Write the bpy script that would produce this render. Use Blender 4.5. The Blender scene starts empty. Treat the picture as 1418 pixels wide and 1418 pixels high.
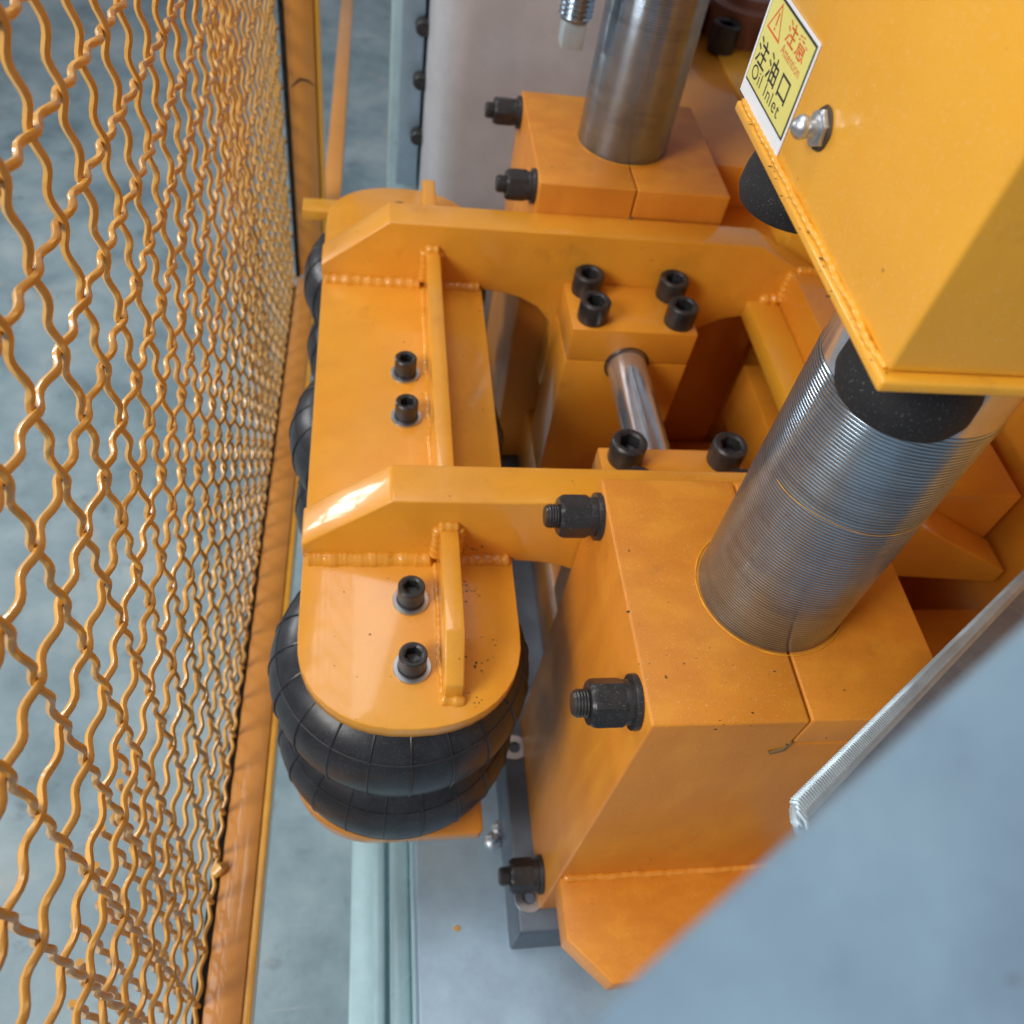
import bpy, bmesh, math, random
from mathutils import Vector, Matrix, noise
random.seed(7)
PI=math.pi
K=0.5                       # one authoring unit = half a metre
sc=bpy.context.scene
col=sc.collection
# ------------------------------------------------------------------ camera
cd=bpy.data.cameras.new('camera'); cam=bpy.data.objects.new('camera',cd); col.objects.link(cam)
R0=Vector((0.98620653,-0.09210648,0.1375248)); R1=Vector((0.01325807,-0.78424018,-0.62031569)); R2=Vector((0.16498757,0.6135827,-0.77220164))
m=Matrix((R0,-R1,-R2)).transposed().to_4x4(); m.translation=Vector((0,0,K)); cam.matrix_world=m
cd.sensor_width=36; cd.lens=36*1193.03/1418; cd.clip_start=0.01; cd.clip_end=200
cd.dof.use_dof=True; cd.dof.focus_distance=1.0*K; cd.dof.aperture_fstop=9.0
sc.camera=cam
# ------------------------------------------------------------------ the hall's light: dim grey surround and the windows
w=bpy.data.worlds.new('World'); sc.world=w; w.use_nodes=True
nt=w.node_tree; nt.nodes.clear()
wo=nt.nodes.new('ShaderNodeOutputWorld'); bg=nt.nodes.new('ShaderNodeBackground'); tc=nt.nodes.new('ShaderNodeTexCoord')
sp=nt.nodes.new('ShaderNodeSeparateXYZ'); cr=nt.nodes.new('ShaderNodeValToRGB'); mr=nt.nodes.new('ShaderNodeMapRange')
nt.links.new(tc.outputs['Generated'],sp.inputs[0]); nt.links.new(sp.outputs['Z'],mr.inputs['Value'])
mr.inputs['From Min'].default_value=-1; mr.inputs['From Max'].default_value=1
e=cr.color_ramp.elements
e[0].position=0.0; e[0].color=(.20,.22,.24,1)
e[1].position=1.0; e[1].color=(.58,.60,.66,1)
for p_,c_ in ((.45,(.24,.26,.28,1)),(.55,(.50,.54,.58,1)),(.75,(.36,.37,.42,1))):
    q=cr.color_ramp.elements.new(p_); q.color=c_
nt.links.new(mr.outputs[0],cr.inputs[0]); nt.links.new(cr.outputs[0],bg.inputs[0]); nt.links.new(bg.outputs[0],wo.inputs[0])
bg.inputs['Strength'].default_value=0.58
def area(name,loc,target,sx,sy,power,color):
    l=bpy.data.lights.new(name,'AREA'); l.shape='RECTANGLE'; l.size=sx; l.size_y=sy; l.energy=power; l.color=color
    o=bpy.data.objects.new(name,l); col.objects.link(o); o.location=Vector(loc)*K
    o.rotation_euler=(Vector(target)-Vector(loc)).to_track_quat('-Z','Y').to_euler(); return o
area('side_window',(-4.3,-1.7,3.55),(0.1,1.0,-.2),1.1,1.2,88,(1.0,.97,.93))
area('low_window',(-4.4,4.4,.75),(0.0,.9,-.1),.75,.50,24,(.95,.98,1.0))
area('roof_light',(-2.2,2.6,7.5),(0.1,1.0,-.2),2.4,1.6,52,(.97,.98,1.0))
sc.view_settings.view_transform='Standard'; sc.view_settings.look='None'; sc.view_settings.gamma=1
sc.view_settings.exposure=0.0
sc.render.engine='CYCLES'
# ------------------------------------------------------------------ materials
def nodes(name):
    m=bpy.data.materials.new(name); m.use_nodes=True; t=m.node_tree; b=t.nodes['Principled BSDF']; return m,t,b
def N(t,k,**kw):
    n=t.nodes.new(k)
    for a,v in kw.items():
        if a in n.inputs.keys(): n.inputs[a].default_value=v
        else: setattr(n,a,v)
    return n
def ramp(t,src,stops):
    r=t.nodes.new('ShaderNodeValToRGB'); el=r.color_ramp.elements
    el[0].position,el[0].color=stops[0][0],(*stops[0][1],1); el[1].position,el[1].color=stops[-1][0],(*stops[-1][1],1)
    for p,c in stops[1:-1]:
        q=el.new(p); q.color=(*c,1)
    t.links.new(src,r.inputs[0]); return r.outputs[0]
def mix(t,fac,a,b,mode='MIX'):
    n=t.nodes.new('ShaderNodeMix'); n.data_type='RGBA'; n.blend_type=mode
    for s,v in ((n.inputs[0],fac),(n.inputs[6],a),(n.inputs[7],b)):
        if hasattr(v,'links'): t.links.new(v,s)
        else: s.default_value=v if not isinstance(v,tuple) else (*v,1)[:4]
    return n.outputs[2]
def coords(t,scale=(1,1,1)):
    tcn=N(t,'ShaderNodeTexCoord'); mp=N(t,'ShaderNodeMapping'); mp.inputs['Scale'].default_value=scale
    t.links.new(tcn.outputs['Object'],mp.inputs[0]); return mp.outputs[0]
def noi(t,v,scale,detail=3,rough=.55):
    n=N(t,'ShaderNodeTexNoise'); n.inputs['Scale'].default_value=scale; n.inputs['Detail'].default_value=detail; n.inputs['Roughness'].default_value=rough
    t.links.new(v,n.inputs['Vector']); return n.outputs['Fac']
def bumps(t,b,items):
    prev=None
    for h,dist,st in items:
        n=N(t,'ShaderNodeBump'); n.inputs['Distance'].default_value=dist; n.inputs['Strength'].default_value=st
        t.links.new(h,n.inputs['Height'])
        if prev: t.links.new(prev,n.inputs['Normal'])
        prev=n.outputs[0]
    t.links.new(prev,b.inputs['Normal'])
def paint(name,c1,c2,rough=.30,streak=False,specks=True,coat=.6):
    m,t,b=nodes(name)
    v=coords(t)
    n1=noi(t,v,9,4); base=ramp(t,n1,[(.32,c1),(.68,c2)])
    if streak:
        vs=coords(t,(13,22,3.0)); ns=noi(t,vs,1.6,3,.6)
        s=ramp(t,ns,[(.36,(c1[0]*.86,c1[1]*.82,c1[2]*.8)),(.5,c1),(.66,(min(1,c2[0]*1.03),c2[1]*1.12,c2[2]))])
        base=mix(t,.38,base,s)
    if specks:
        # overspray dust: tiny pale grains, and rare dark chips
        nd=noi(t,v,900,1,.5); fd=ramp(t,nd,[(.66,(0,0,0)),(.74,(1,1,1))]); base=mix(t,N_mul(t,fd,.35),base,(.86,.62,.36))
        nb=noi(t,v,210,2,.6); nc=noi(t,v,14,2,.5)
        fb=ramp(t,nb,[(.735,(0,0,0)),(.76,(1,1,1))]); fc=ramp(t,nc,[(.42,(0,0,0)),(.56,(1,1,1))])
        f=mix(t,1.0,fb,fc,'MULTIPLY'); base=mix(t,N_mul(t,f,.85),base,(.07,.035,.015))
        # grime rubbed in patches
        ng=noi(t,v,22,6,.7); fg=ramp(t,ng,[(.60,(0,0,0)),(.78,(1,1,1))]); base=mix(t,N_mul(t,fg,.35),base,(.30,.12,.03))
    t.links.new(base,b.inputs['Base Color'])
    rr=N(t,'ShaderNodeMapRange'); rr.inputs['To Min'].default_value=rough-.07; rr.inputs['To Max'].default_value=rough+.14
    t.links.new(noi(t,v,16,4),rr.inputs['Value']); t.links.new(rr.outputs[0],b.inputs['Roughness'])
    b.inputs['Coat Weight'].default_value=coat; b.inputs['Coat Roughness'].default_value=.08 if coat>.4 else .25
    # film of grease and dust: broad, faint, slightly duller
    gf=ramp(t,noi(t,coords(t,(1,1.3,.8)),5.5,8,.66),[(.47,(0,0,0)),(.66,(1,1,1))]); base2=mix(t,N_mul(t,gf,.30 if specks else .1),base,(c1[0]*.66,c1[1]*.62,c1[2]*1.2)); t.links.new(base2,b.inputs['Base Color'])
    bumps(t,b,[(noi(t,v,28,3),.0012,.24),(noi(t,v,130,2),.0003,.25),(noi(t,v,420,2),.00018,.45)])
    return m
def N_mul(t,src,k):
    n=N(t,'ShaderNodeMath',operation='MULTIPLY'); t.links.new(src,n.inputs[0]); n.inputs[1].default_value=k; return n.outputs[0]
OR1=(.72,.262,.016); OR2=(.80,.325,.026)
M={}
M['paint']=paint('orange_paint',OR1,OR2)
M['paint_brushed']=paint('orange_paint_brushed',(.66,.225,.016),(.76,.30,.024),.46,True,coat=.12)  # deeper orange than the bracket: dimmer light on the blocks put into the colour
M['paint_lit_bracket']=paint('lit_bracket_paint',(.78,.325,.022),(.84,.385,.034),.28)  # yellower mix of the same orange, its stronger light put into the colour
M['paint_yellow']=paint('yellow_orange_paint',(.80,.37,.022),(.83,.41,.03),.36)
M['wire_paint']=paint('wire_paint',(.60,.29,.05),(.74,.41,.10),.34,specks=False)
M['fence_paint']=paint('fence_paint',(.56,.225,.035),(.63,.26,.045),.42,specks=False)
ANR=.25
def metal(name,color,rough,rings=0,metallic=1.0,scr=.3,rust=0,ns=40,aniso=None,mott=0):
    m,t,b=nodes(name); v=coords(t)
    base=ramp(t,noi(t,v,ns,5,.65),[(.3,tuple(c*.78 for c in color)),(.7,color)])
    if rust:
        f=ramp(t,noi(t,v,30,6,.75),[(.62,(0,0,0)),(.75,(1,1,1))]); base=mix(t,N_mul(t,f,rust),base,(.16,.07,.03))
    if mott:
        q=ramp(t,noi(t,v,ns*.45,6,.68),[(.34,(.62,.60,.68)),(.5,(.92,.93,.97)),(.68,(1.18,1.2,1.16))]); base=mix(t,mott,base,q,'MULTIPLY')
        f=ramp(t,noi(t,v,260,2,.6),[(.70,(0,0,0)),(.74,(1,1,1))]); base=mix(t,N_mul(t,f,.5*mott),base,(.10,.11,.12))
    b.inputs['Metallic'].default_value=metallic
    rr=N(t,'ShaderNodeMapRange'); rr.inputs['To Min'].default_value=rough*.75; rr.inputs['To Max'].default_value=rough*1.3
    t.links.new(noi(t,v,ns*.6,4),rr.inputs['Value']); t.links.new(rr.outputs[0],b.inputs['Roughness'])
    t.links.new(base,b.inputs['Base Color'])
    it=[(noi(t,v,500,2),.0001,scr if not aniso else .05)]
    if rings:
        wv=N(t,'ShaderNodeTexWave'); wv.wave_type='BANDS'; wv.bands_direction='Z'; wv.wave_profile='SIN'
        wv.inputs['Scale'].default_value=rings; wv.inputs['Distortion'].default_value=1.6; wv.inputs['Detail'].default_value=2; wv.inputs['Detail Scale'].default_value=.35
        tcn=N(t,'ShaderNodeTexCoord'); t.links.new(tcn.outputs['Object'],wv.inputs['Vector'])
        it.append((wv.outputs['Fac'],.0005,.6))
        dk=ramp(t,wv.outputs['Fac'],[(0,(.30,.30,.30)),(.6,(1,1,1))]); nb=mix(t,.75,base,dk,'MULTIPLY'); 
        # dark oily bands and dirt speckle between the turned grooves
        vb=coords(t,(1,1,9)); f2=ramp(t,noi(t,vb,12,5,.7),[(.5,(0,0,0)),(.75,(1,1,1))]); nb=mix(t,N_mul(t,f2,.4),nb,(.06,.065,.075))
        t.links.new(nb,b.inputs['Base Color'])
    if aniso:
        tg=N(t,'ShaderNodeTangent'); tg.direction_type='RADIAL'; tg.axis='Z'; t.links.new(tg.outputs[0],b.inputs['Tangent'])
        b.inputs['Anisotropic'].default_value=.8; b.inputs['Anisotropic Rotation'].default_value=ANR
    bumps(t,b,it); return m
M['turned']=metal('turned_steel',(.46,.58,.70),.22,metallic=.88,aniso=True,rings=(2*PI/ (0.0050*K))/20.0,rust=.7)
M['chrome']=metal('chromed_steel',(.66,.71,.78),.16,metallic=.85,scr=.05,rust=.25)
M['zinc']=metal('zinc_plate',(.62,.66,.70),.38)
M['bed']=metal('bed_steel',(.40,.55,.66),.42,metallic=.45,ns=12,mott=.6)
M['bed_pale']=metal('pale_painted_steel',(.46,.66,.71),.28,metallic=.10,ns=14)
M['upright']=metal('upright_steel',(.60,.62,.66),.36,metallic=.12,mott=.25,ns=10)
M['panel']=metal('panel_steel',(.27,.40,.50),.5,metallic=.25,ns=16,mott=1)
M['ribbed']=metal('bright_ribbed_steel',(.50,.62,.68),.35,metallic=.3)
M['slab']=metal('dark_slab_steel',(.15,.18,.22),.45,metallic=.6)
def plain(name,c,rough,bump=None,spec=None,dust=0,c2=None):
    m,t,b=nodes(name); v=coords(t)
    base=ramp(t,noi(t,v,60,4),[(.3,c),(.7,c2 or tuple(x*1.35 for x in c))])
    if dust:
        f=ramp(t,noi(t,v,1100,1,.5),[(.66,(0,0,0)),(.74,(1,1,1))]); base=mix(t,N_mul(t,f,dust),base,(.35,.36,.38))
    t.links.new(base,b.inputs['Base Color']); b.inputs['Roughness'].default_value=rough
    if bump: bumps(t,b,[(noi(t,v,bump[0],2),bump[1],bump[2])])
    return m
M['black_steel']=plain('blackened_steel',(.014,.015,.018),.36,(700,.0002,.6),dust=.45,c2=(.035,.032,.03))
M['rubber']=plain('black_rubber',(.012,.014,.019),.36,(160,.0003,.4),dust=.35,c2=(.028,.031,.038))
M['black_foam']=plain('black_bumper_rubber',(.008,.008,.010),.75,(300,.0003,.6),dust=.3)
M['gap']=plain('gap_black',(.006,.006,.007),.8)  # flat black for the shaded fence gaps and the bolt hole
M['white_sticker']=plain('white_sticker',(.74,.77,.80),.35,c2=(.78,.80,.83))
M['yellow_sticker']=plain('yellow_sticker',(.68,.62,.17),.35,c2=(.70,.65,.20))
M['black_ink']=plain('black_ink',(.015,.015,.02),.4)
M['red_ink']=plain('red_ink',(.55,.07,.015),.4)
M['old_filler']=plain('old_filler',(.16,.095,.03),.7,(300,.0004,.8))
M['primer']=plain('red_brown_primer',(.22,.085,.05),.35,(90,.0004,.4))
M['grime']=plain('dark_grime',(.05,.03,.015),.7,(300,.0004,.8))
def floor_mat():
    m,t,b=nodes('concrete_floor'); v=coords(t)
    c=ramp(t,noi(t,v,3.2,7,.62),[(.34,(.13,.195,.225)),(.5,(.225,.305,.335)),(.70,(.36,.43,.44))])
    f=ramp(t,noi(t,v,7,3,.5),[(.62,(0,0,0)),(.72,(1,1,1))]); c=mix(t,N_mul(t,f,.4),c,(.45,.42,.36))
    f=ramp(t,noi(t,v,11,8,.75),[(.56,(0,0,0)),(.68,(1,1,1))]); c=mix(t,N_mul(t,f,.55),c,(.07,.09,.10))
    vs=coords(t,(2,40,1)); f=ramp(t,noi(t,vs,3,4,.6),[(.66,(0,0,0)),(.72,(1,1,1))]); c=mix(t,N_mul(t,f,.35),c,(.50,.52,.50))
    t.links.new(c,b.inputs['Base Color']); b.inputs['Roughness'].default_value=.38
    bumps(t,b,[(noi(t,v,60,4),.001,.3)]); return m
M['floor']=floor_mat()
# ------------------------------------------------------------------ helpers
def tag(o,label=None,cat=None,group=None,kind=None):
    if label: o['label']=label
    if cat: o['category']=cat
    if group: o['group']=group
    if kind: o['kind']=kind
    return o
ORG={}
def thing(name,base,label,cat,group=None):
    o=bpy.data.objects.new(name,None); o.empty_display_size=.02; col.objects.link(o); o.location=Vector(base)*K; ORG[o.name]=Vector(base)
    return tag(o,label,cat,group)
def bev(bm,w,seg=2,ang=.5):
    es=[e for e in bm.edges if len(e.link_faces)==2 and e.calc_face_angle(0)>ang]
    if w>0 and es: bmesh.ops.bevel(bm,geom=es,offset=w,segments=seg,affect='EDGES',profile=.5,clamp_overlap=True)
def box(x0,x1,y0,y1,z0,z1,b=.004,seg=2):
    bm=bmesh.new(); bmesh.ops.create_cube(bm,size=1)
    for v in bm.verts: v.co=Vector(((x0+x1)/2+v.co.x*(x1-x0),(y0+y1)/2+v.co.y*(y1-y0),(z0+z1)/2+v.co.z*(z1-z0)))
    bev(bm,b,seg); return bm
def prism(pts,axis,a,b,bw=.004,seg=2,ang=.5):
    """pts 2D polygon; axis 'y': pts=(x,z); 'z': (x,y); 'x': (y,z)"""
    bm=bmesh.new()
    def P(p,c):
        return Vector((p[0],c,p[1])) if axis=='y' else Vector((p[0],p[1],c)) if axis=='z' else Vector((c,p[0],p[1]))
    A=[bm.verts.new(P(p,a)) for p in pts]; B=[bm.verts.new(P(p,b)) for p in pts]; n=len(pts)
    bm.faces.new(A); bm.faces.new(B[::-1])
    for i in range(n): bm.faces.new((A[i],B[i],B[(i+1)%n],A[(i+1)%n]))
    bmesh.ops.recalc_face_normals(bm,faces=bm.faces); bev(bm,bw,seg,ang); return bm
def lathe(prof,c,seg=64,axis='z',close=True,radf=None):
    """prof (r,h) list; c centre"""
    bm=bmesh.new(); rings=[]
    for r,h in prof:
        ring=[]
        for i in range(seg):
            a=2*PI*i/seg; rr=r*(radf(a,h) if radf else 1)
            ring.append(bm.verts.new((rr*math.cos(a),rr*math.sin(a),h)))
        rings.append(ring)
    for A,B in zip(rings,rings[1:]):
        for i in range(seg): bm.faces.new((A[i],A[(i+1)%seg],B[(i+1)%seg],B[i]))
    if close: bm.faces.new(rings[0][::-1]); bm.faces.new(rings[-1])
    bmesh.ops.recalc_face_normals(bm,faces=bm.faces)
    if axis=='x-': bmesh.ops.rotate(bm,verts=bm.verts,matrix=Matrix.Rotation(-PI/2,3,'Y'))
    if axis=='y': bmesh.ops.rotate(bm,verts=bm.verts,matrix=Matrix.Rotation(-PI/2,3,'X'))
    bmesh.ops.translate(bm,verts=bm.verts,vec=Vector(c)); return bm
def tube(pts,rad,seg=8,bm=None,cap=True):
    bm=bm or bmesh.new(); pts=[Vector(p) for p in pts]; rings=[]; n=len(pts)
    up=None
    for i,p in enumerate(pts):
        t=(pts[min(i+1,n-1)]-pts[max(i-1,0)]).normalized()
        if up is None: up=t.orthogonal().normalized()
        up=(up-t*up.dot(t)).normalized(); s=t.cross(up); r=rad[i] if isinstance(rad,(list,tuple)) else rad
        rings.append([bm.verts.new(p+(up*math.cos(2*PI*k/seg)+s*math.sin(2*PI*k/seg))*r) for k in range(seg)])
    for A,B in zip(rings,rings[1:]):
        for k in range(seg): bm.faces.new((A[k],A[(k+1)%seg],B[(k+1)%seg],B[k]))
    if cap: bm.faces.new(rings[0][::-1]); bm.faces.new(rings[-1])
    return bm
def join(*bms):
    o=bmesh.new()
    for b in bms:
        me=bpy.data.meshes.new('tmp'); b.to_mesh(me); o.from_mesh(me); bpy.data.meshes.remove(me)
    return o
def mesh(name,bm,mat,org=(0,0,0),smooth=30):
    org=Vector(org)
    bmesh.ops.recalc_face_normals(bm,faces=bm.faces)
    for v in bm.verts: v.co=(v.co-org)*K
    me=bpy.data.meshes.new(name); bm.to_mesh(me); bm.free()
    for mm in (mat if isinstance(mat,list) else [mat]): me.materials.append(mm)
    if smooth: 
        me.shade_smooth()
        me.set_sharp_from_angle(angle=math.radians(smooth))
    return me
def part(name,bm,mat,parent,smooth=40,kind=None,label=None,org=None):
    """bm in world authoring units; org = the part's own origin"""
    po=ORG[parent.name]; org=Vector(org) if org is not None else po
    o=bpy.data.objects.new(name,mesh(name,bm,M[mat] if isinstance(mat,str) else mat,org,smooth)); col.objects.link(o)
    o.parent=parent; o.location=(org-po)*K; ORG[o.name]=org
    if kind: o['kind']=kind
    if label: o['label']=label
    return o
def inst(name,me,parent,loc,rot=None):
    po=ORG[parent.name]; o=bpy.data.objects.new(name,me); col.objects.link(o); o.parent=parent; o.location=(Vector(loc)-po)*K; ORG[o.name]=Vector(loc)
    if rot: o.rotation_euler=rot
    return o
def solo(name,bm,mat,base,label=None,cat=None,group=None,kind=None,smooth=40):
    o=bpy.data.objects.new(name,mesh(name,bm,M[mat] if isinstance(mat,str) else mat,base,smooth)); col.objects.link(o); o.location=Vector(base)*K; ORG[o.name]=Vector(base)
    return tag(o,label,cat,group,kind)
def rough_up(bm,amp,scale,cuts=0):
    for v in bm.verts:
        v.co+=noise.noise_vector(v.co*scale)*amp
    return bm
# weld bead: a lumpy fillet along a line
def weld(p0,p1,r=.011,lump=.28,step=.0025,seed=0,pitch=.022):
    p0=Vector(p0); p1=Vector(p1); L=(p1-p0).length; n=max(3,int(L/step)); pts=[];rad=[]
    for i in range(n+1):
        s=i/n; p=p0.lerp(p1,s)+noise.noise_vector(Vector((s*L*32+seed,seed,0)))*.0022
        ripple=.5+.5*math.cos(2*PI*(s*L/pitch)+seed+1.5*noise.noise(Vector((s*L*20,seed,3))))
        q=r*(1-lump*.6+lump*ripple*.8)+noise.noise(Vector((s*L*30,seed,9)))*r*.12+r*.018*math.cos(2*PI*s*L/.0085+3*noise.noise(Vector((s*L*70,seed,1))))
        if i in (0,n): q*=.35
        elif i in (1,n-1): q*=.8
        pts.append(p); rad.append(q)
    return tube(pts,rad,10)
# fastener meshes (local, +Z up, origin at seat)
def cap_screw_bm(r,h):
    bm=bmesh.new(); seg=48; ch=.10*r
    def ring(rr,z,kn=0): return [bm.verts.new((rr*(1+kn*(i%2))*math.cos(2*PI*i/seg),rr*(1+kn*(i%2))*math.sin(2*PI*i/seg),z)) for i in range(seg)]
    def hexr(rr,z):
        out=[]
        for i in range(seg):
            a=2*PI*i/seg; k=(a%(PI/3))-PI/6; q=rr*math.cos(PI/6)/math.cos(k); out.append(bm.verts.new((q*math.cos(a),q*math.sin(a),z)))
        return out
    rings=[ring(r*.96,0),ring(r*.97,.05*h,.025),ring(r*.97,h*.84,.025),ring(r,h*.86),ring(r,h*.93),ring(r*.9,h),ring(r*.72,h),ring(r*.66,h*.97),hexr(r*.63,h*.94),hexr(r*.60,h*.42)]
    for A,B in zip(rings,rings[1:]):
        for i in range(seg): bm.faces.new((A[i],A[(i+1)%seg],B[(i+1)%seg],B[i]))
    c=bm.verts.new((0,0,h*.30))
    for i in range(seg): bm.faces.new((rings[-1][i],rings[-1][(i+1)%seg],c))
    bm.faces.new(rings[0][::-1]); return bm
def disc(r0,r1,h,c=(0,0,0)): 
    return lathe([(r0,0),(r1,0),(r1*1.0,h*.8),(r1*.985,h),(r0,h)],c,40,close=False)
def hex_nut_bm(r,h,z=0):
    bm=bmesh.new(); seg=48
    def hx(rr,zz,lim=9):
        out=[]
        for i in range(seg):
            a=2*PI*i/seg; k=(a%(PI/3))-PI/6; q=min(rr*math.cos(PI/6)/math.cos(k),lim); out.append(bm.verts.new((q*math.cos(a),q*math.sin(a),zz)))
        return out
    rg=[hx(r,z,r*.95),hx(r,z+h*.07),hx(r,z+h*.80),hx(r,z+h*.9,r*.955),hx(r,z+h,r*.84),hx(r*.5,z+h,r*.4)]
    for A,B in zip(rg,rg[1:]):
        for i in range(seg): bm.faces.new((A[i],A[(i+1)%seg],B[(i+1)%seg],B[i]))
    bm.faces.new(rg[0][::-1]); bm.faces.new(rg[-1]); return bm
def thread_bm(r,z0,z1,p=.0042):
    prof=[(r*.88,z0)]; z=z0
    while z<z1-p: prof+= [(r,z+p*.35),(r,z+p*.5),(r*.9,z+p)]; z+=p
    prof+=[(r*.92,z+p*.3),(r*.78,z+p)]
    return lathe(prof,(0,0,0),32)
SCR=mesh('cap_screw',cap_screw_bm(.0345,.052),M['black_steel'],smooth=30)
SCRS=mesh('cap_screw',cap_screw_bm(.0225,.036),M['black_steel'],smooth=30)
WSH=mesh('washer',disc(.010,.030,.004),M['zinc'])
LCK=mesh('lock_washer',disc(.008,.0235,.005),M['black_steel'])
NUT=mesh('hex_nut',hex_nut_bm(.0345,.048,0),M['black_steel'],smooth=25)
NW=mesh('flat_washer',disc(.012,.0385,.009),M['black_steel'])
NL=mesh('spring_washer',disc(.012,.031,.011),M['black_steel'])
NT=mesh('bolt_end',thread_bm(.0195,0,.019),M['black_steel'])
def screw(parent,loc,rz,small=False,washer=False):
    x,y,z=loc; dz=.009 if washer else 0
    s=inst('cap_screw',SCRS if small else SCR,parent,(x,y,z+dz),(0,0,rz))
    if washer:
        inst('washer',WSH,s,(x,y,z+dz)).location=(0,0,-.009*K+.0003)
        inst('lock_washer',LCK,s,(x,y,z+dz)).location=(0,0,-.005*K)
    return s
def nut(parent,loc,rx,sc_=1.0):
    x,y,z=loc
    n=inst('hex_nut',NUT,parent,(x-.020*sc_,y,z),(0,-PI/2,0)); n.rotation_euler=(Matrix.Rotation(-PI/2,3,'Y')@Matrix.Rotation(rx,3,'Z')).to_euler(); n.scale=(sc_,)*3
    inst('flat_washer',NW,n,(0,0,0)).location=(0,0,-.020*K)
    inst('spring_washer',NL,n,(0,0,0)).location=(0,0,-.011*K)
    inst('bolt_end',NT,n,(0,0,0)).location=(0,0,.048*K)
    return n
# ------------------------------------------------------------------ setting: floor, machine bed, upright
FZ=-2.3
solo('floor',box(-14,14,-6,22,FZ-.1,FZ,0),'floor',(0,0,FZ),'grey concrete floor of the workshop','floor',kind='structure')
bed=thing('machine_bed',(.6,1.5,-1.3),'blue-grey steel bed of the press, under the orange blocks','machine bed')
part('bed_plate',box(.118,1.6,-.9,3.6,-1.16,-1.05,.006),'bed',bed)
part('side_wall',box(.112,1.5,-.88,3.58,-2.28,-1.162,.004),'bed_pale',bed)
part('ledge_bar',box(.066,.1115,-.9,3.6,-1.32,-1.20,.012,3),'bed_pale',bed)
part('ledge_bar',box(.026,.060,-.9,3.6,-1.42,-1.34,.010,3),'bed_pale',bed)
part('ledge_plate',box(-.03,.111,-.9,3.6,-1.52,-1.44,.006),'bed_pale',bed)
bs=mesh('side_bolt',lathe([(.022,0),(.022,.03),(.018,.034)],(0,0,0),20),M['black_steel'])
for y in (2.15,2.45,2.75,3.1,3.4): 
    o=inst('side_bolt',bs,bed,(.062,y,-1.27),(0,-PI/2,0))
zb=mesh('zinc_screw',join(lathe([(.020,0),(.020,.012),(.012,.016),(.008,.030)],(0,0,0),16)),M['zinc'])
for p in ((.07,.88,-1.195),(.075,.76,-1.195)): inst('zinc_screw',zb,bed,p)
inst('zinc_screw',zb,bed,(.300,.64,-1.05))
inst('zinc_screw',zb,bed,(.318,.665,-1.05))
solo('paint_chip',rough_up(prism([(.2,.452),(.208,.449),(.212,.456),(.207,.463),(.199,.459)],'z',-1.0496,-1.0475,0),.0008,300),'paint_yellow',(.205,.455,-1.05),'small orange paint chip lying on the blue-grey steel bed','chip')
slab=thing('base_block',(.6,.9,-1.05),'dark steel base block between the bed and the orange clamp blocks','steel block')
part('block_body',box(.318,1.1,.405,2.5,-1.049,-.892,.006),'slab',slab)
zr=mesh('zinc_washer',disc(.014,.030,.006),M['zinc'])
for y in (.47,.80,1.3,1.8): inst('zinc_washer',zr,slab,(.343,y,-.892))
up=thing('upright_column',(.8,2.7,-1.05),'tall grey steel upright with a rounded corner, behind the far clamp block','machine upright')
part('column_shell',box(.150,.79,2.3,3.3,-1.049,2.6,.095,10),'upright',up)
gf=thing('guide_frame',(.1,2.6,-1.05),'pale blue-green frame with small black bolts, left of the grey upright','frame')
part('frame_post',box(.050,.148,2.62,2.9,-1.049,2.0,.006),'bed_pale',gf)
part('inset_plate',box(.075,.140,2.58,2.619,-.55,.9,.004),'bed',gf)
for z in (-.37,-.20,-.05,.10): inst('side_bolt',bs,gf,(.135,2.575,z),(PI/2,0,0))
# ------------------------------------------------------------------ clamp blocks (near and far) with their columns
def clamp(y0,y1,label,far=False):
    yc=(y0+y1)/2
    t=thing('clamp_block',(.585,yc,-.89),label,'clamp block','orange clamp blocks gripping the steel columns')
    pts=[(.363,-.889),(.805,-.889),(.805,-.074),(.5832,-.074),(.5832,0),(.363,0)]
    b=prism(pts,'y',y0,y1,.0045,3)
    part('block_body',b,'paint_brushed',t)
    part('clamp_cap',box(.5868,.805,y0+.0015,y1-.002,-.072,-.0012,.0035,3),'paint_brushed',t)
    # chipped filler at the end of the joint
    part('joint_filler',rough_up(join(tube([(.5855,y0+.001,-.066),(.578,y0-.0005,-.084),(.560,y0-.001,-.094)],[.0015,.0035,.003],10)),.003,160),'old_filler',t)
    ys=(y0+.055,y1-.045) if not far else (y0+.055,y1-.03)
    for i,y in enumerate(ys): nut(t,(.363,y,-.042),.35+.5*i)
    nut(t,(.363,(y0 if not far else y1-.1)+.052,-.825),.2)
    # paint ring around the column foot
    ring=tube([(.585+.1115*math.cos(a),yc+.1115*math.sin(a),.0015) for a in [2*PI*i/72 for i in range(73)]],[max(.0003,.0009+.0016*noise.noise(Vector((i*.4,yc*9,0)))) for i in range(73)],6)
    part('paint_ring',ring,'paint_yellow',t)
    return t
nb=clamp(.446,.866,'near orange clamp block in the foreground, black nuts on its left face')
fb=clamp(1.716,2.134,'far orange clamp block beyond the bracket, in front of the grey upright',True)
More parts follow.
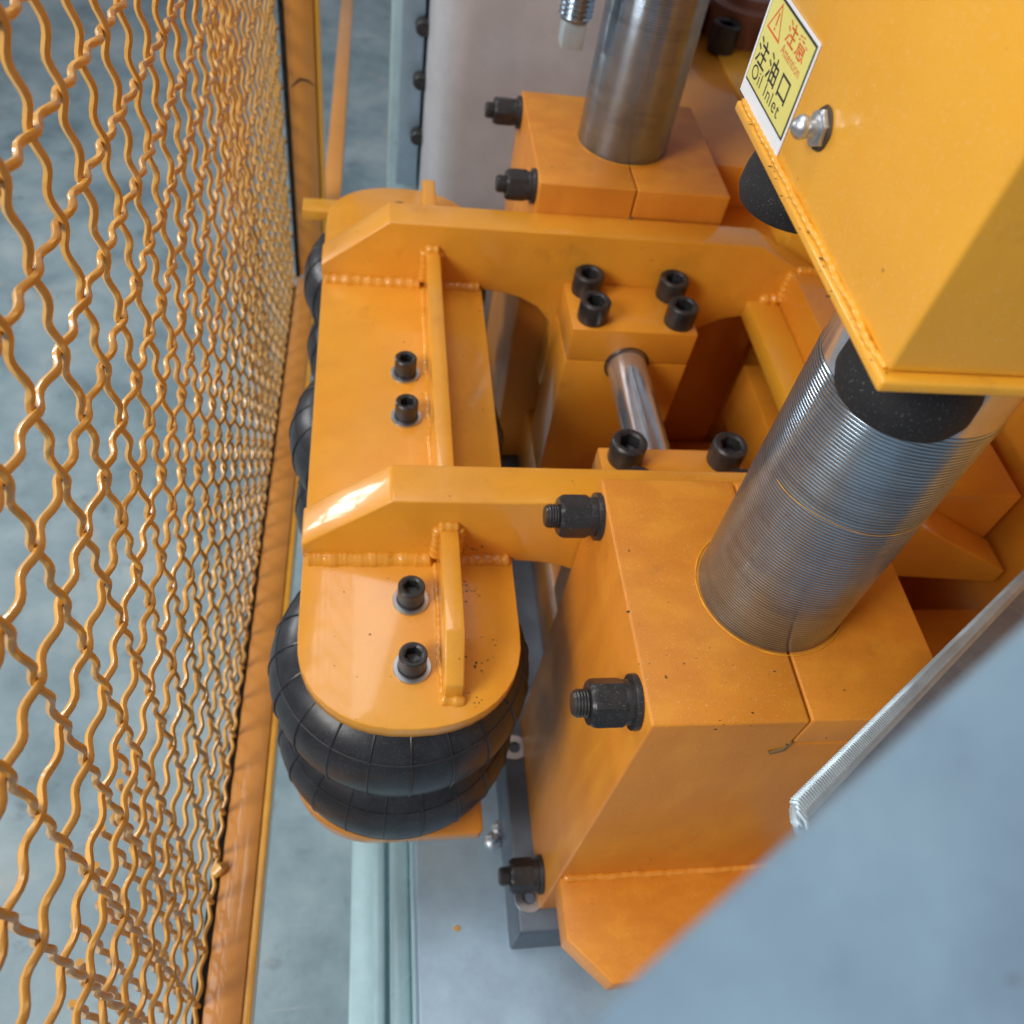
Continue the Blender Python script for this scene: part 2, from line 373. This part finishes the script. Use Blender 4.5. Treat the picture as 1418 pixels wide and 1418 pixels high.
# foot flange of the near block
fl=prism([(.3635,.4455),(.805,.4455),(.805,.262),(.437,.262),(.3635,.338)],'z',-.722,-.66,.004,3)
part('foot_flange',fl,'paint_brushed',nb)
part('weld_bead',weld((.37,.444,-.659),(.80,.444,-.659),.008,.12,seed=3),'paint',nb)
def column(yc,label,ztop=1.4):
    t=thing('steel_column',(.585,yc,0),label,'steel column','round steel columns rising out of the clamp blocks')
    r=.1065
    part('turned_shaft',lathe([(r*.985,-.06),(r*.985,-.002),(r,.0),(r,.43),(r*.985,.436)],(.585,yc,0),128),'turned',t)
    part('polished_shaft',lathe([(r*.990,.4365),(r*.990,ztop)],(.585,yc,0),96),'chrome',t)
    return t
c1=column(.656,'near grey turned steel column, thick in the foreground')
c2=column(1.926,'far grey turned steel column rising from the far clamp block')
# thin scribed line of paint on the near shaft
part('paint_mark',tube([(.585+.1072*math.cos(a),.656+.1072*math.sin(a),.275+.0012*math.sin(a*5)) for a in [-PI*.93+ .9*PI*i/40 for i in range(41)]],[.0002+.0006*abs(noise.noise(Vector((i*.7,0,0)))) for i in range(41)],5),'paint_yellow',c1)
# ------------------------------------------------------------------ welded bracket: long plate, two transverse plates, ribs
br=thing('bracket',(.07,1.29,-.255),'yellow-orange welded bracket, long rounded plate with centre rib and two crossing plates','bracket')
ZP=-.226
def stadium(x0,x1,y0,y1,n=20,ry=None):
    cx=(x0+x1)/2; rx=(x1-x0)/2; ry=ry or rx*.92; e=2.25
    pts=[]
    for i in range(n+1):
        a=PI*i/n; ca,sa=math.cos(a),math.sin(a)
        pts.append((cx+rx*math.copysign(abs(ca)**(2/e),ca),y1-ry+ry*abs(sa)**(2/e)))
    for i in range(n+1):
        a=PI+PI*i/n; ca,sa=math.cos(a),math.sin(a)
        pts.append((cx+rx*math.copysign(abs(ca)**(2/e),ca),y0+ry-ry*abs(sa)**(2/e)))
    return pts
part('long_plate',prism(stadium(-.108,.252,.553,2.027),'z',ZP-.030,ZP,.0035,2,.6),'paint_lit_bracket',br)
def arc(cx,cz,r,a0,a1,n=8,rz=None): return [(cx+r*math.cos(math.radians(a0+(a1-a0)*i/n)),cz+(rz or r)*math.sin(math.radians(a0+(a1-a0)*i/n))) for i in range(n+1)]
prof=[(-.109,-.224),(-.109,-.188),(.037,-.070),(.886,-.070),(1.034,-.144),(1.25,-.262),(1.25,-.30),(.90,-.268)]
prof+=[(.86,-.278),(.82,-.300),(.785,-.33),(.755,-.375),(.74,-.43),(.735,-.52),(.435,-.52),(.44,-.40),(.425,-.312),(.39,-.272),(.345,-.248),(.30,-.236),(.256,-.232),(.252,-.224)]
part('cross_plate',prism(prof,'y',.868,.948,.004,3),'paint_lit_bracket',br)
part('cross_plate',prism(prof,'y',1.634,1.713,.004,3),'paint_lit_bracket',br)
# ribs
part('rib',prism([(.867,ZP),(.867,-.131),(.670,-.134),(.603,-.186),(.600,ZP)],'x',.118,.149,.0035,2),'paint_lit_bracket',br)
part('rib',box(.118,.149,.949,1.633,ZP,-.131,.0035),'paint_lit_bracket',br)
part('rib',prism([(1.714,ZP),(1.714,-.131),(1.92,-.134),(1.945,-.175),(1.945,ZP)],'x',.118,.149,.0035,2),'paint_lit_bracket',br)
def ws(a,b,r=.010,s=0,l=.3,p=.022): part('weld_bead',weld(a,b,r,l*.55,seed=s,pitch=p*.7),'paint_lit_bracket',br)
for ys,s in ((.866,1),(1.632,5)):
    ws((-.104,ys+.002,ZP-.001),(.112,ys+.002,ZP-.001),.018,s,.22 if s==5 else .10,.034); ws((.152,ys+.002,ZP-.001),(.248,ys+.002,ZP-.001),.016,s+1,.3)
    ws((.116,ys,ZP+.01),(.116,ys,-.134),.010,s+2); ws((.151,ys,ZP+.01),(.151,ys,-.134),.010,s+3); ws((.116,ys,-.131),(.151,ys,-.131),.011,s+4)
for ys in (.950,1.715): ws((-.10,ys,ZP+.003),(.24,ys,ZP+.003),.012,ys)
ws((.117,.61,ZP),(.117,.86,ZP),.006,8,.3); ws((.150,.61,ZP),(.150,.86,ZP),.005,9,.2)
ws((.112,.602,ZP+.001),(.155,.598,ZP+.001),.011,10,.4,.03); ws((.117,1.0,ZP),(.117,1.62,ZP),.006,11); 
# screws of the long plate
for i,y in enumerate((.657,.782,1.209,1.334,1.79)): screw(br,(.072,y,ZP),.2+i*.7,True,True)
part('bolt_hole',lathe([(.0,-.2262),(.018,-.2262),(.018,-.2252),(0.001,-.2252)],(.068,1.945,0),24),'gap',br)
# cross frame bars on the right, between the two cross plates
part('side_bar',box(.90,.979,.9485,1.6335,-.264,-.215,.004),'paint_yellow',br)
part('side_bar',box(.980,1.24,.9485,1.6335,-.30,-.125,.004),'paint',br)
ws((.93,1.632,-.213),(.985,1.632,-.205),.014,21,.5,.03); ws((.982,1.631,-.20),(.982,1.631,-.13),.012,22,.4); ws((.99,1.632,-.124),(1.05,1.632,-.124),.010,24)
part('side_bar',box(.965,1.10,.9485,1.6335,-.60,-.42,.006),'paint',br)
# grime where the near rib meets the plate
def flecks(parent,pts,seed):
    rnd=random.Random(seed); bm=bmesh.new()
    for (x,y,z,ax,n,sp) in pts:
        for _ in range(n):
            p=Vector((x+rnd.gauss(0,sp),y+rnd.gauss(0,sp),z)) if ax=='z' else Vector((x+rnd.gauss(0,sp),y,z+rnd.gauss(0,sp)))
            s=rnd.uniform(.0005,.0014); mt=Matrix.Translation(p)@Matrix.Diagonal((s*rnd.uniform(.6,2.4),s*(rnd.uniform(.6,1.6) if ax=='z' else .25),s*(.2 if ax=='z' else rnd.uniform(.6,2)),1))
            bmesh.ops.create_icosphere(bm,subdivisions=1,radius=1,matrix=mt)
    part('grime_flecks',bm,'grime',parent,kind='stuff')
flecks(br,[(.172,.80,ZP,'z',26,.010),(.168,.66,ZP,'z',14,.012),(.20,.69,ZP,'z',8,.02),(.165,.60,ZP,'z',8,.01),(.17,.866,-.19,'y',10,.010),(.02,1.45,ZP,'z',8,.09),(.20,1.2,ZP,'z',10,.08),(.0,.70,ZP,'z',7,.05),(.45,.867,-.09,'y',6,.08),(.6,1.633,-.10,'y',9,.10),(.4,.91,-.0698,'z',6,.05),(.5,1.67,-.0698,'z',7,.10)],4)
flecks(nb,[(.364,.62,-.0005,'z',5,.0015),(.46,.446,-.002,'y',6,.02),(.70,.446,-.003,'y',5,.03),(.45,.62,0,'z',10,.09),(.52,.50,0,'z',6,.05),(.50,.4455,-.61,'y',6,.02)],5)
# ------------------------------------------------------------------ inner bearing blocks and the rod
def bearing(y0,y1,label,front):
    t=thing('bearing_block',(.585,(y0+y1)/2,-.70),label,'bearing block','orange bearing blocks bolted to the crossing plates')
    part('upper_half',box(.440,.730,y0,y1,-.284,-.195,.0035),'paint',t)
    part('lower_half',prism([(.440,-.287),(.730,-.287),(.730,-.69),(.440,-.69)],'y',y0,y1,.0035),'paint',t)
    for k,(x,y) in enumerate(((.488,y1-.030),(.488,y0+.040),(.690,y1-.030),(.690,y0+.040))): screw(t,(x,y,-.195),.3+k*.6)
    c=tube([(.585+.050*math.cos(a),front,-.292+.050*math.sin(a)) for a in [2*PI*i/40 for i in range(41)]],.0022,6); part('clearance_shade',c,'black_steel',t)  # black ring painted in for the dark clearance around the rod
    return t
b1=bearing(1.466,1.6325,'small orange bearing block with four black socket screws, on the far crossing plate',1.465)
b2=bearing(.9495,1.114,'small orange bearing block half hidden behind the near crossing plate',1.115)
rod=thing('chrome_rod',(.585,1.29,-.292),'short polished chrome rod running between the two small bearing blocks','rod')
part('rod_body',lathe([(.0455,1.1165),(.0455,1.4635)],(.585,0,-.292),64,'y'),'chrome',rod)
# lower frame seen through the openings
lf=thing('lower_frame',(.8,1.3,-.80),'dark orange lower frame seen in the gap between the crossing plates','frame')
part('frame_bar',box(.440,.492,.872,2.3,-.885,-.70,.004),'paint',lf)
part('frame_plate',box(.4925,1.3,.870,1.71,-.86,-.80,.004),'paint',lf)
part('frame_plate',box(.810,1.3,.50,.868,-.86,-.40,.004),'paint',lf)
# ------------------------------------------------------------------ air springs
def lobes(phase,yc):
    pr=[]; zc=(-.374,-.590); rz=.107
    pr.append((.135,-.264))
    for z in zc:
        for k in range(0,15):
            a=PI*.5-PI*k/14; pr.append((.130+.097*max(0,math.cos(a))**.85,z+rz*math.sin(a)))
    pr.append((.135,-.699)); return pr
def spring(yc,ph,label):
    t=thing('air_spring',(.0625,yc,-.66),label,'air spring','black rubber air springs under the long plate')
    part('bellows',lathe(lobes(ph,yc),(.0625,yc,0),96),'rubber',t)
    part('top_collar',lathe([(.145,-.2652),(.170,-.2645),(.171,-.258),(.168,-.2565)],(.0625,yc,0),64),'zinc',t)
    rb=bmesh.new()
    for li,z0 in enumerate((-.374,-.590)):
        for k in range(20):
            a=2*PI*(k+(.45 if li else 0))/20+ph; pts=[]
            for q in range(15):
                b=PI*.46-PI*.92*q/14; r=.130+.097*math.cos(b)**.85+.0004
                pts.append((.0625+r*math.cos(a),yc+r*math.sin(a),z0+.107*math.sin(b)))
            tube(pts,.0021,5,rb)
        for bb in (.62,-.50):
            r=.130+.097*math.cos(bb)**.85+.0003
            tube([(.0625+r*math.cos(a),yc+r*math.sin(a),z0+.107*math.sin(bb)) for a in [2*PI*i/72 for i in range(73)]],.0015,5,rb,cap=False)
    r=.134; tube([(.0625+r*math.cos(a),yc+r*math.sin(a),-.482) for a in [2*PI*i/72 for i in range(73)]],.003,5,rb,cap=False)
    part('moulding_ridges',rb,'rubber',t,kind='stuff')
    return t
spring(.742,.05,'nearest black rubber air spring, its two ribbed folds bulging from under the rounded plate end')
spring(1.285,.3,'middle black air spring, only its left folds showing beside the long plate')
spring(1.82,.5,'farthest black air spring at the left edge of the bracket')
def bottom():
    x0,x1,y0,y1=-.142,.232,.548,2.05; pts=[(x1,y1),(x0+.10,y1),(x0,y1-.10)]
    for i in range(13):
        a=PI+PI*.5*i/12; pts.append((x0+.17+.17*math.cos(a),y0+.17+.17*math.sin(a)))
    pts+=[(x1-.008,y0),(x1,y0+.008)]; return pts
bp=solo('base_plate',prism(bottom(),'z',-.736,-.701,.004,2,.6),'paint',(.03,1.29,-.736),'orange base plate under the three air springs, rounded at its near left corner','plate')
# ------------------------------------------------------------------ upper press head over the near block
pb=thing('press_head',(.7,.66,.60),'yellow-orange press head at the upper right with the oil inlet sticker on its left face','press head')
part('head_body',box(.3765,1.5,.446,.876,.6105,1.7,.004,3),'paint_yellow',pb)
part('bottom_lip',box(.3708,1.5,.437,.860,.598,.609,.003,3),'paint_yellow',pb)
part('weld_bead',weld((.3755,.45,.611),(.3755,.857,.611),.0035,.35,seed=31,pitch=.012),'paint_yellow',pb)
# grease nipple pointing left
gn=part('grease_nipple',lathe([(.0105,.002),(.011,.0075),(.0075,.009),(.0065,.013),(.0092,.015),(.0105,.019),(.0095,.0225),(.0062,.0262),(.0030,.0275),(.0026,.0287)],(.3765,.680,.673),32,'x-'),'zinc',pb)
part('nipple_hex',(lambda b:(bmesh.ops.rotate(b,verts=b.verts,matrix=Matrix.Rotation(-PI/2,3,'Y')),bmesh.ops.translate(b,verts=b.verts,vec=Vector((.3765,.680,.673))),b)[2])(hex_nut_bm(.0165,.007,.0)),'zinc',pb,smooth=25)
flecks(pb,[(.3705,.855-.045*k,.6105,'z',3,.006) for k in range(10)],1)
rg=rough_up(tube([(.376,.680+.0165*math.cos(a),.673+.0165*math.sin(a)) for a in [2*PI*i/30 for i in range(31)]],[.0016+.0014*abs(noise.noise(Vector((i*.9,2,0)))) for i in range(31)],6),.0012,90)
part('rust_ring',rg,'grime',pb)
# sticker: a thin plate, frame, field, print; reading direction is -Y, up is +Z
XS=.3761
def quad(y0,y1,z0,z1,x,th=.0004): return box(x-th,x,min(y0,y1),max(y0,y1),z0,z1,0)
st=part('sticker',quad(.738,.872,.614,.7165,XS,.0006),'white_sticker',pb,org=(XS,.8,.66))
part('sticker_frame',quad(.7415,.8665,.6285,.7135,XS-.0007),'black_ink',st)
part('sticker_field',quad(.7435,.8645,.6310,.7112,XS-.0012),'yellow_sticker',st)
def text(s,y,z,h,mat,sx=1.0,bold=0,name='lettering',gap=1.0):
    cu=bpy.data.curves.new('t','FONT'); cu.body=s; cu.size=1; cu.offset=bold; cu.space_character=gap
    ob=bpy.data.objects.new('t',cu); col.objects.link(ob); dg=bpy.context.evaluated_depsgraph_get(); dg.update()
    me=bpy.data.meshes.new_from_object(ob.evaluated_get(dg)); bpy.data.objects.remove(ob); bpy.data.curves.remove(cu)
    bm=bmesh.new(); bm.from_mesh(me); bpy.data.meshes.remove(me)
    if not bm.verts: print('EMPTY TEXT',s); return
    xs=[v.co.x for v in bm.verts]; zs=[v.co.y for v in bm.verts]; print('text',s,len(bm.verts),max(xs)-min(xs),max(zs)-min(zs))
    for v in bm.verts:
        v.co=Vector((XS-.0017,y-(v.co.x-min(xs))*h*sx,z+v.co.y*h))
    part(name,bm,mat,st,smooth=0)
# warning triangle
def tri(y,z,w,h,t):
    P=[(y,z),(y-w,z),(y-w/2,z+h)]; c=(y-w/2,z+h*.36); Q=[(c[0]+(p[0]-c[0])*t,c[1]+(p[1]-c[1])*t) for p in P]; bm=bmesh.new()
    A=[bm.verts.new((XS-.0017,*p)) for p in P]; B=[bm.verts.new((XS-.0017,*p)) for p in Q]
    for i in range(3): bm.faces.new((A[i],A[(i+1)%3],B[(i+1)%3],B[i]))
    return bm
part('warning_triangle',join(tri(.8575,.682,.040,.0285,.80),quad(.8385,.8365,.6905,.7015,XS-.0017),quad(.8385,.8365,.6865,.6888,XS-.0017)),'red_ink',st,smooth=0)
text('注意',.8095,.6915,.0205,'red_ink',1.28,.012,gap=1.15)
text('Attention',.8085,.6795,.0125,'red_ink',1.12)
text('注油口',.8600,.6520,.0255,'black_ink',1.25,.012,gap=1.22)
text('Oil Inlet',.8560,.6365,.0185,'black_ink',1.30,.0,gap=1.12)
# far press head (above the far block, out of frame) shades it
ph=thing('press_head',(.7,1.93,.60),'second press head over the far column, above the picture','press head')
part('head_body',box(.385,1.5,1.716,2.142,.615,1.7,.004,3),'paint_yellow',ph)
part('cross_beam',box(.55,1.5,.8785,1.7155,.66,1.5,.006),'paint_yellow',ph)
# rubber buffers hanging under the heads
def buffer(c,r,z0,z1,label):
    t=thing('rubber_buffer',(c[0],c[1],z0),label,'rubber buffer','black rubber buffers hanging under the press heads')
    part('buffer_body',lathe([(r*.35,z0-.0),(r*.93,z0),(r,z0+.012),(r*.98,z0+.03),(r*.80,z1-.01),(r*.78,z1)],(c[0],c[1],0),56),'black_foam',t)
    return t
bf=buffer((.468,.525),.063,.515,.5965,'near black rubber buffer, below the front corner of the press head')
buffer((.462,.835),.062,.510,.5965,'far black rubber buffer, half hidden by the lower edge of the press head')
# ------------------------------------------------------------------ machine body beyond, right of the far block
mb=thing('side_body',(1.2,2.6,-.89),'tan orange machine body to the right of the far column','machine body')
part('body_plate',box(.812,1.003,1.95,3.0,-1.0,-.052,.004),'paint',mb)
part('body_plate',box(1.006,1.9,1.75,3.6,-1.0,-.046,.004),'paint_yellow',mb)
part('body_plate',box(.812,1.004,1.72,1.948,-1.0,-.16,.004),'paint',mb)
part('side_wall',box(1.30,1.42,-.1,1.748,-1.049,.58,.006),'paint',mb)  # added wall, keeps the surround's light out of the interior
part('flange_boss',lathe([(.125,-.045),(.125,.05),(.10,.06),(.096,.08),(.066,.082),(.060,.06),(.05,.06)],(1.115,2.74,0),56),'primer',mb)
for a in range(7):
    an=a*2*PI/7+.5; o=inst('cap_screw',SCR,mb,(1.115+.165*math.cos(an),2.74+.165*math.sin(an),-.046)); o.scale=(1.2,1.2,1.5)
# square-headed set screw hanging in front of the upright
ss=thing('set_screw',(.412,1.9,.22),'dark threaded set screw with a pale square end, hanging left of the far column','screw')
part('thread',(lambda b:(bmesh.ops.translate(b,verts=b.verts,vec=Vector((.412,1.9,0))),b)[1])(lathe([(.030,.268)]+[(.036 if i%2 else .032,.272+i*.005) for i in range(90)],(0,0,0),32)),'turned',ss)
part('square_end',box(.388,.436,1.876,1.924,.214,.2675,.004),'ribbed',ss)
sb=part('holder_arm',box(.36,1.2,2.0,2.29,.75,.86,.006),'paint',ss)
# ------------------------------------------------------------------ guard fence
SK=.111; XF=-.300; P=.093
def zr_(y): return -.848-SK*y
fe=thing('guard_fence',(XF,1.3,-1.2),'orange guard fence of crimped woven wire on an angle-iron rail, along the left','fence')
def ypts(bmv): return bmv
def skewbox(x0,x1,y0,y1,w0,w1,b=.004):
    bm=box(x0,x1,y0,y1,w0,w1,b)
    for v in bm.verts: v.co.z+=zr_(v.co.y)
    return bm
part('bottom_rail',skewbox(-.289,-.218,-.4,2.90,-.016,0,.004),'fence_paint',fe)
part('rail_flange',skewbox(-.2175,-.202,-.4,2.90,-.070,-.004,.003),'paint_yellow',fe)  # brighter yellow than the rail: lit side face put into the colour
part('gap_shade_strip',skewbox(-.309,-.2895,-.4,2.84,-.03,-.006,.002),'gap',fe)  # black strip as the shadow in the gap between wire ends and rail
part('post',box(-.272,-.185,2.86,2.95,zr_(2.86)+.03,1.6,.004),'fence_paint',fe)
part('post_flange',box(-.184,-.168,2.87,2.96,zr_(2.86)+.02,1.6,.003),'paint_yellow',fe)  # yellow again for the lit side of the post, set by colour
part('post_gap_shade',box(-.290,-.2725,2.862,2.90,zr_(2.86)+.02,1.6,.002),'gap',fe)  # same black strip, gap shadow beside the post
part('back_rail',(lambda b:[setattr(v.co,'z',v.co.z-.08*(v.co.y-3)) for v in b.verts] and b)(box(-.185,-.120,3.0,5.6,-.96,-.90,.004)),'fence_paint',fe)
part('mounting_tab',box(-.170,-.05,1.93,1.985,-.275,-.245,.004),'paint_yellow',fe)
WR=.0046; AM=.0036
def wire_v(sign,n,amp=AM,r=WR):
    pts=[]; S=8
    for i in range(int(n*1.5*S)+1):
        s=i/(1.5*S)*P; ph=3*PI*s/P
        pts.append((sign*amp*math.cos(ph),.0012*math.sin(ph),s))
    return mesh('wire',tube(pts,r,6),M['wire_paint'],smooth=60)
def wire_h(sign,n):
    pts=[]; S=8
    for i in range(int(n*1.5*S)+1):
        s=i/(1.5*S)*P; ph=3*PI*s/P
        pts.append((sign*AM*math.cos(ph),s,-SK*s+.0012*math.sin(ph)))
    return mesh('wire',tube(pts,WR,6),M['wire_paint'],smooth=60)
NH=22; Y0=.128; NV=30
V={s:wire_v(s,NH) for s in (1,-1)}; H={s:wire_h(s,NV) for s in (1,-1)}
for j in range(NV):
    y=Y0+j*P; inst('wire',V[1 if j%2==0 else -1],fe,(XF,y,zr_(y)+.004))
for i in range(NH):
    inst('wire',H[-1 if i%2==0 else 1],fe,(XF,Y0-.0,zr_(Y0)+.004+i*P+.03*0))
part('marker_line',tube([(-.262,2.8585,-.40),(-.25,2.858,-.385),(-.235,2.8585,-.372),(-.21,2.8585,-.375),(-.188,2.8585,-.39)],[.0015,.003,.004,.003,.001],6),'grime',fe)
# overlapping splice of two mesh panels, and the doubled panel close to the camera
VS=wire_v(1,NH)
for k,y in enumerate((1.80,1.845,1.905,1.95,2.0,2.04)): inst('wire',V[1 if k%2 else -1],fe,(XF-.013+.004*(k%3),y,zr_(y)+.004+.02*k))
SH=wire_v(1,7.3)
for k in range(12):
    y=.10+k*.037; inst('wire',SH,fe,(XF-.022-.006*(k%2),y,zr_(y)+.02+.03*(k%3)))
part('splice_weld',rough_up(tube([(-.300,.555,zr_(.555)+.006),(-.290,.565,zr_(.565)+.010),(-.280,.575,zr_(.575)+.004)],[.010,.014,.008],10),.004,60),'wire_paint',fe)
# ------------------------------------------------------------------ foreground cover panel with a ribbed edge
A=Vector((.392,.246,.243)); Bf=Vector((1.28,.85,-.208)); D=Vector((.565,.022,.254))
def sheet(poly,nrm,th):
    bm=bmesh.new(); T=[bm.verts.new(p) for p in poly]; Bv=[bm.verts.new(p-nrm*th) for p in poly]; n=len(poly)
    bm.faces.new(T); bm.faces.new(Bv[::-1])
    for i in range(n): bm.faces.new((T[i],Bv[i],Bv[(i+1)%n],T[(i+1)%n]))
    bev(bm,.0012,2); return bm
pn=thing('steel_bar',(.7,.4,.05),'thin steel bar with a finely ribbed bright edge, beside the near clamp block','bar')
nrm=(Bf-A).cross(D-A).normalized()
if nrm.z<0: nrm=-nrm
al=(Bf-A).normalized(); dn=(D-A); dn=(dn-al*dn.dot(al)).normalized()
part('bar_body',sheet([A+al*.006,Bf,Bf+dn*.16,A+dn*.16,A-al*.006+dn*.012],nrm,.008),'panel',pn)
rb=bmesh.new(); L=(Bf-A).length; nn=int(L/.0050)
for i in range(nn):
    s=.004+i*.0050; q=max(0,1-s/.016); c=A+al*(s+.002)+dn*(.010*q)
    tube([c+dn*.012-al*.006-nrm*.002,c+nrm*.0030+dn*.005-al*.002,c+nrm*.0022-dn*.005+al*.002,c-dn*.010-nrm*.004+al*.004],[.0018,.0024,.0025,.0018],6,rb)
tube([A+dn*.014-al*.002-nrm*.003,A+dn*.006+al*.001-nrm*.003,A+al*.012-nrm*.003-dn*.001,Bf-nrm*.003-dn*.001],[.003,.005,.0055,.0055],8,rb)
part('ribbed_edge',rb,'ribbed',pn,kind='stuff')
# a second, much closer cover: strongly out of focus
cv=thing('steel_cover',(.22,.03,.55),'blue-grey steel cover, strongly blurred in the near right corner','cover')
COVER=[(-0.0098, -0.013, 0.7092), (0.1256, 0.0724, 0.7683), (0.3, 0.1834, 0.845), (0.3795, 0.0261, 0.7713), (0.1767, -0.1042, 0.6815)]
Q=[Vector(p) for p in COVER]
nq=(Q[2]-Q[0]).cross(Q[3]-Q[0]).normalized()
if nq.dot(Vector((0,0,1))-Q[0])<0: nq=-nq
part('cover_sheet',sheet(Q,nq,.005),'panel',cv)
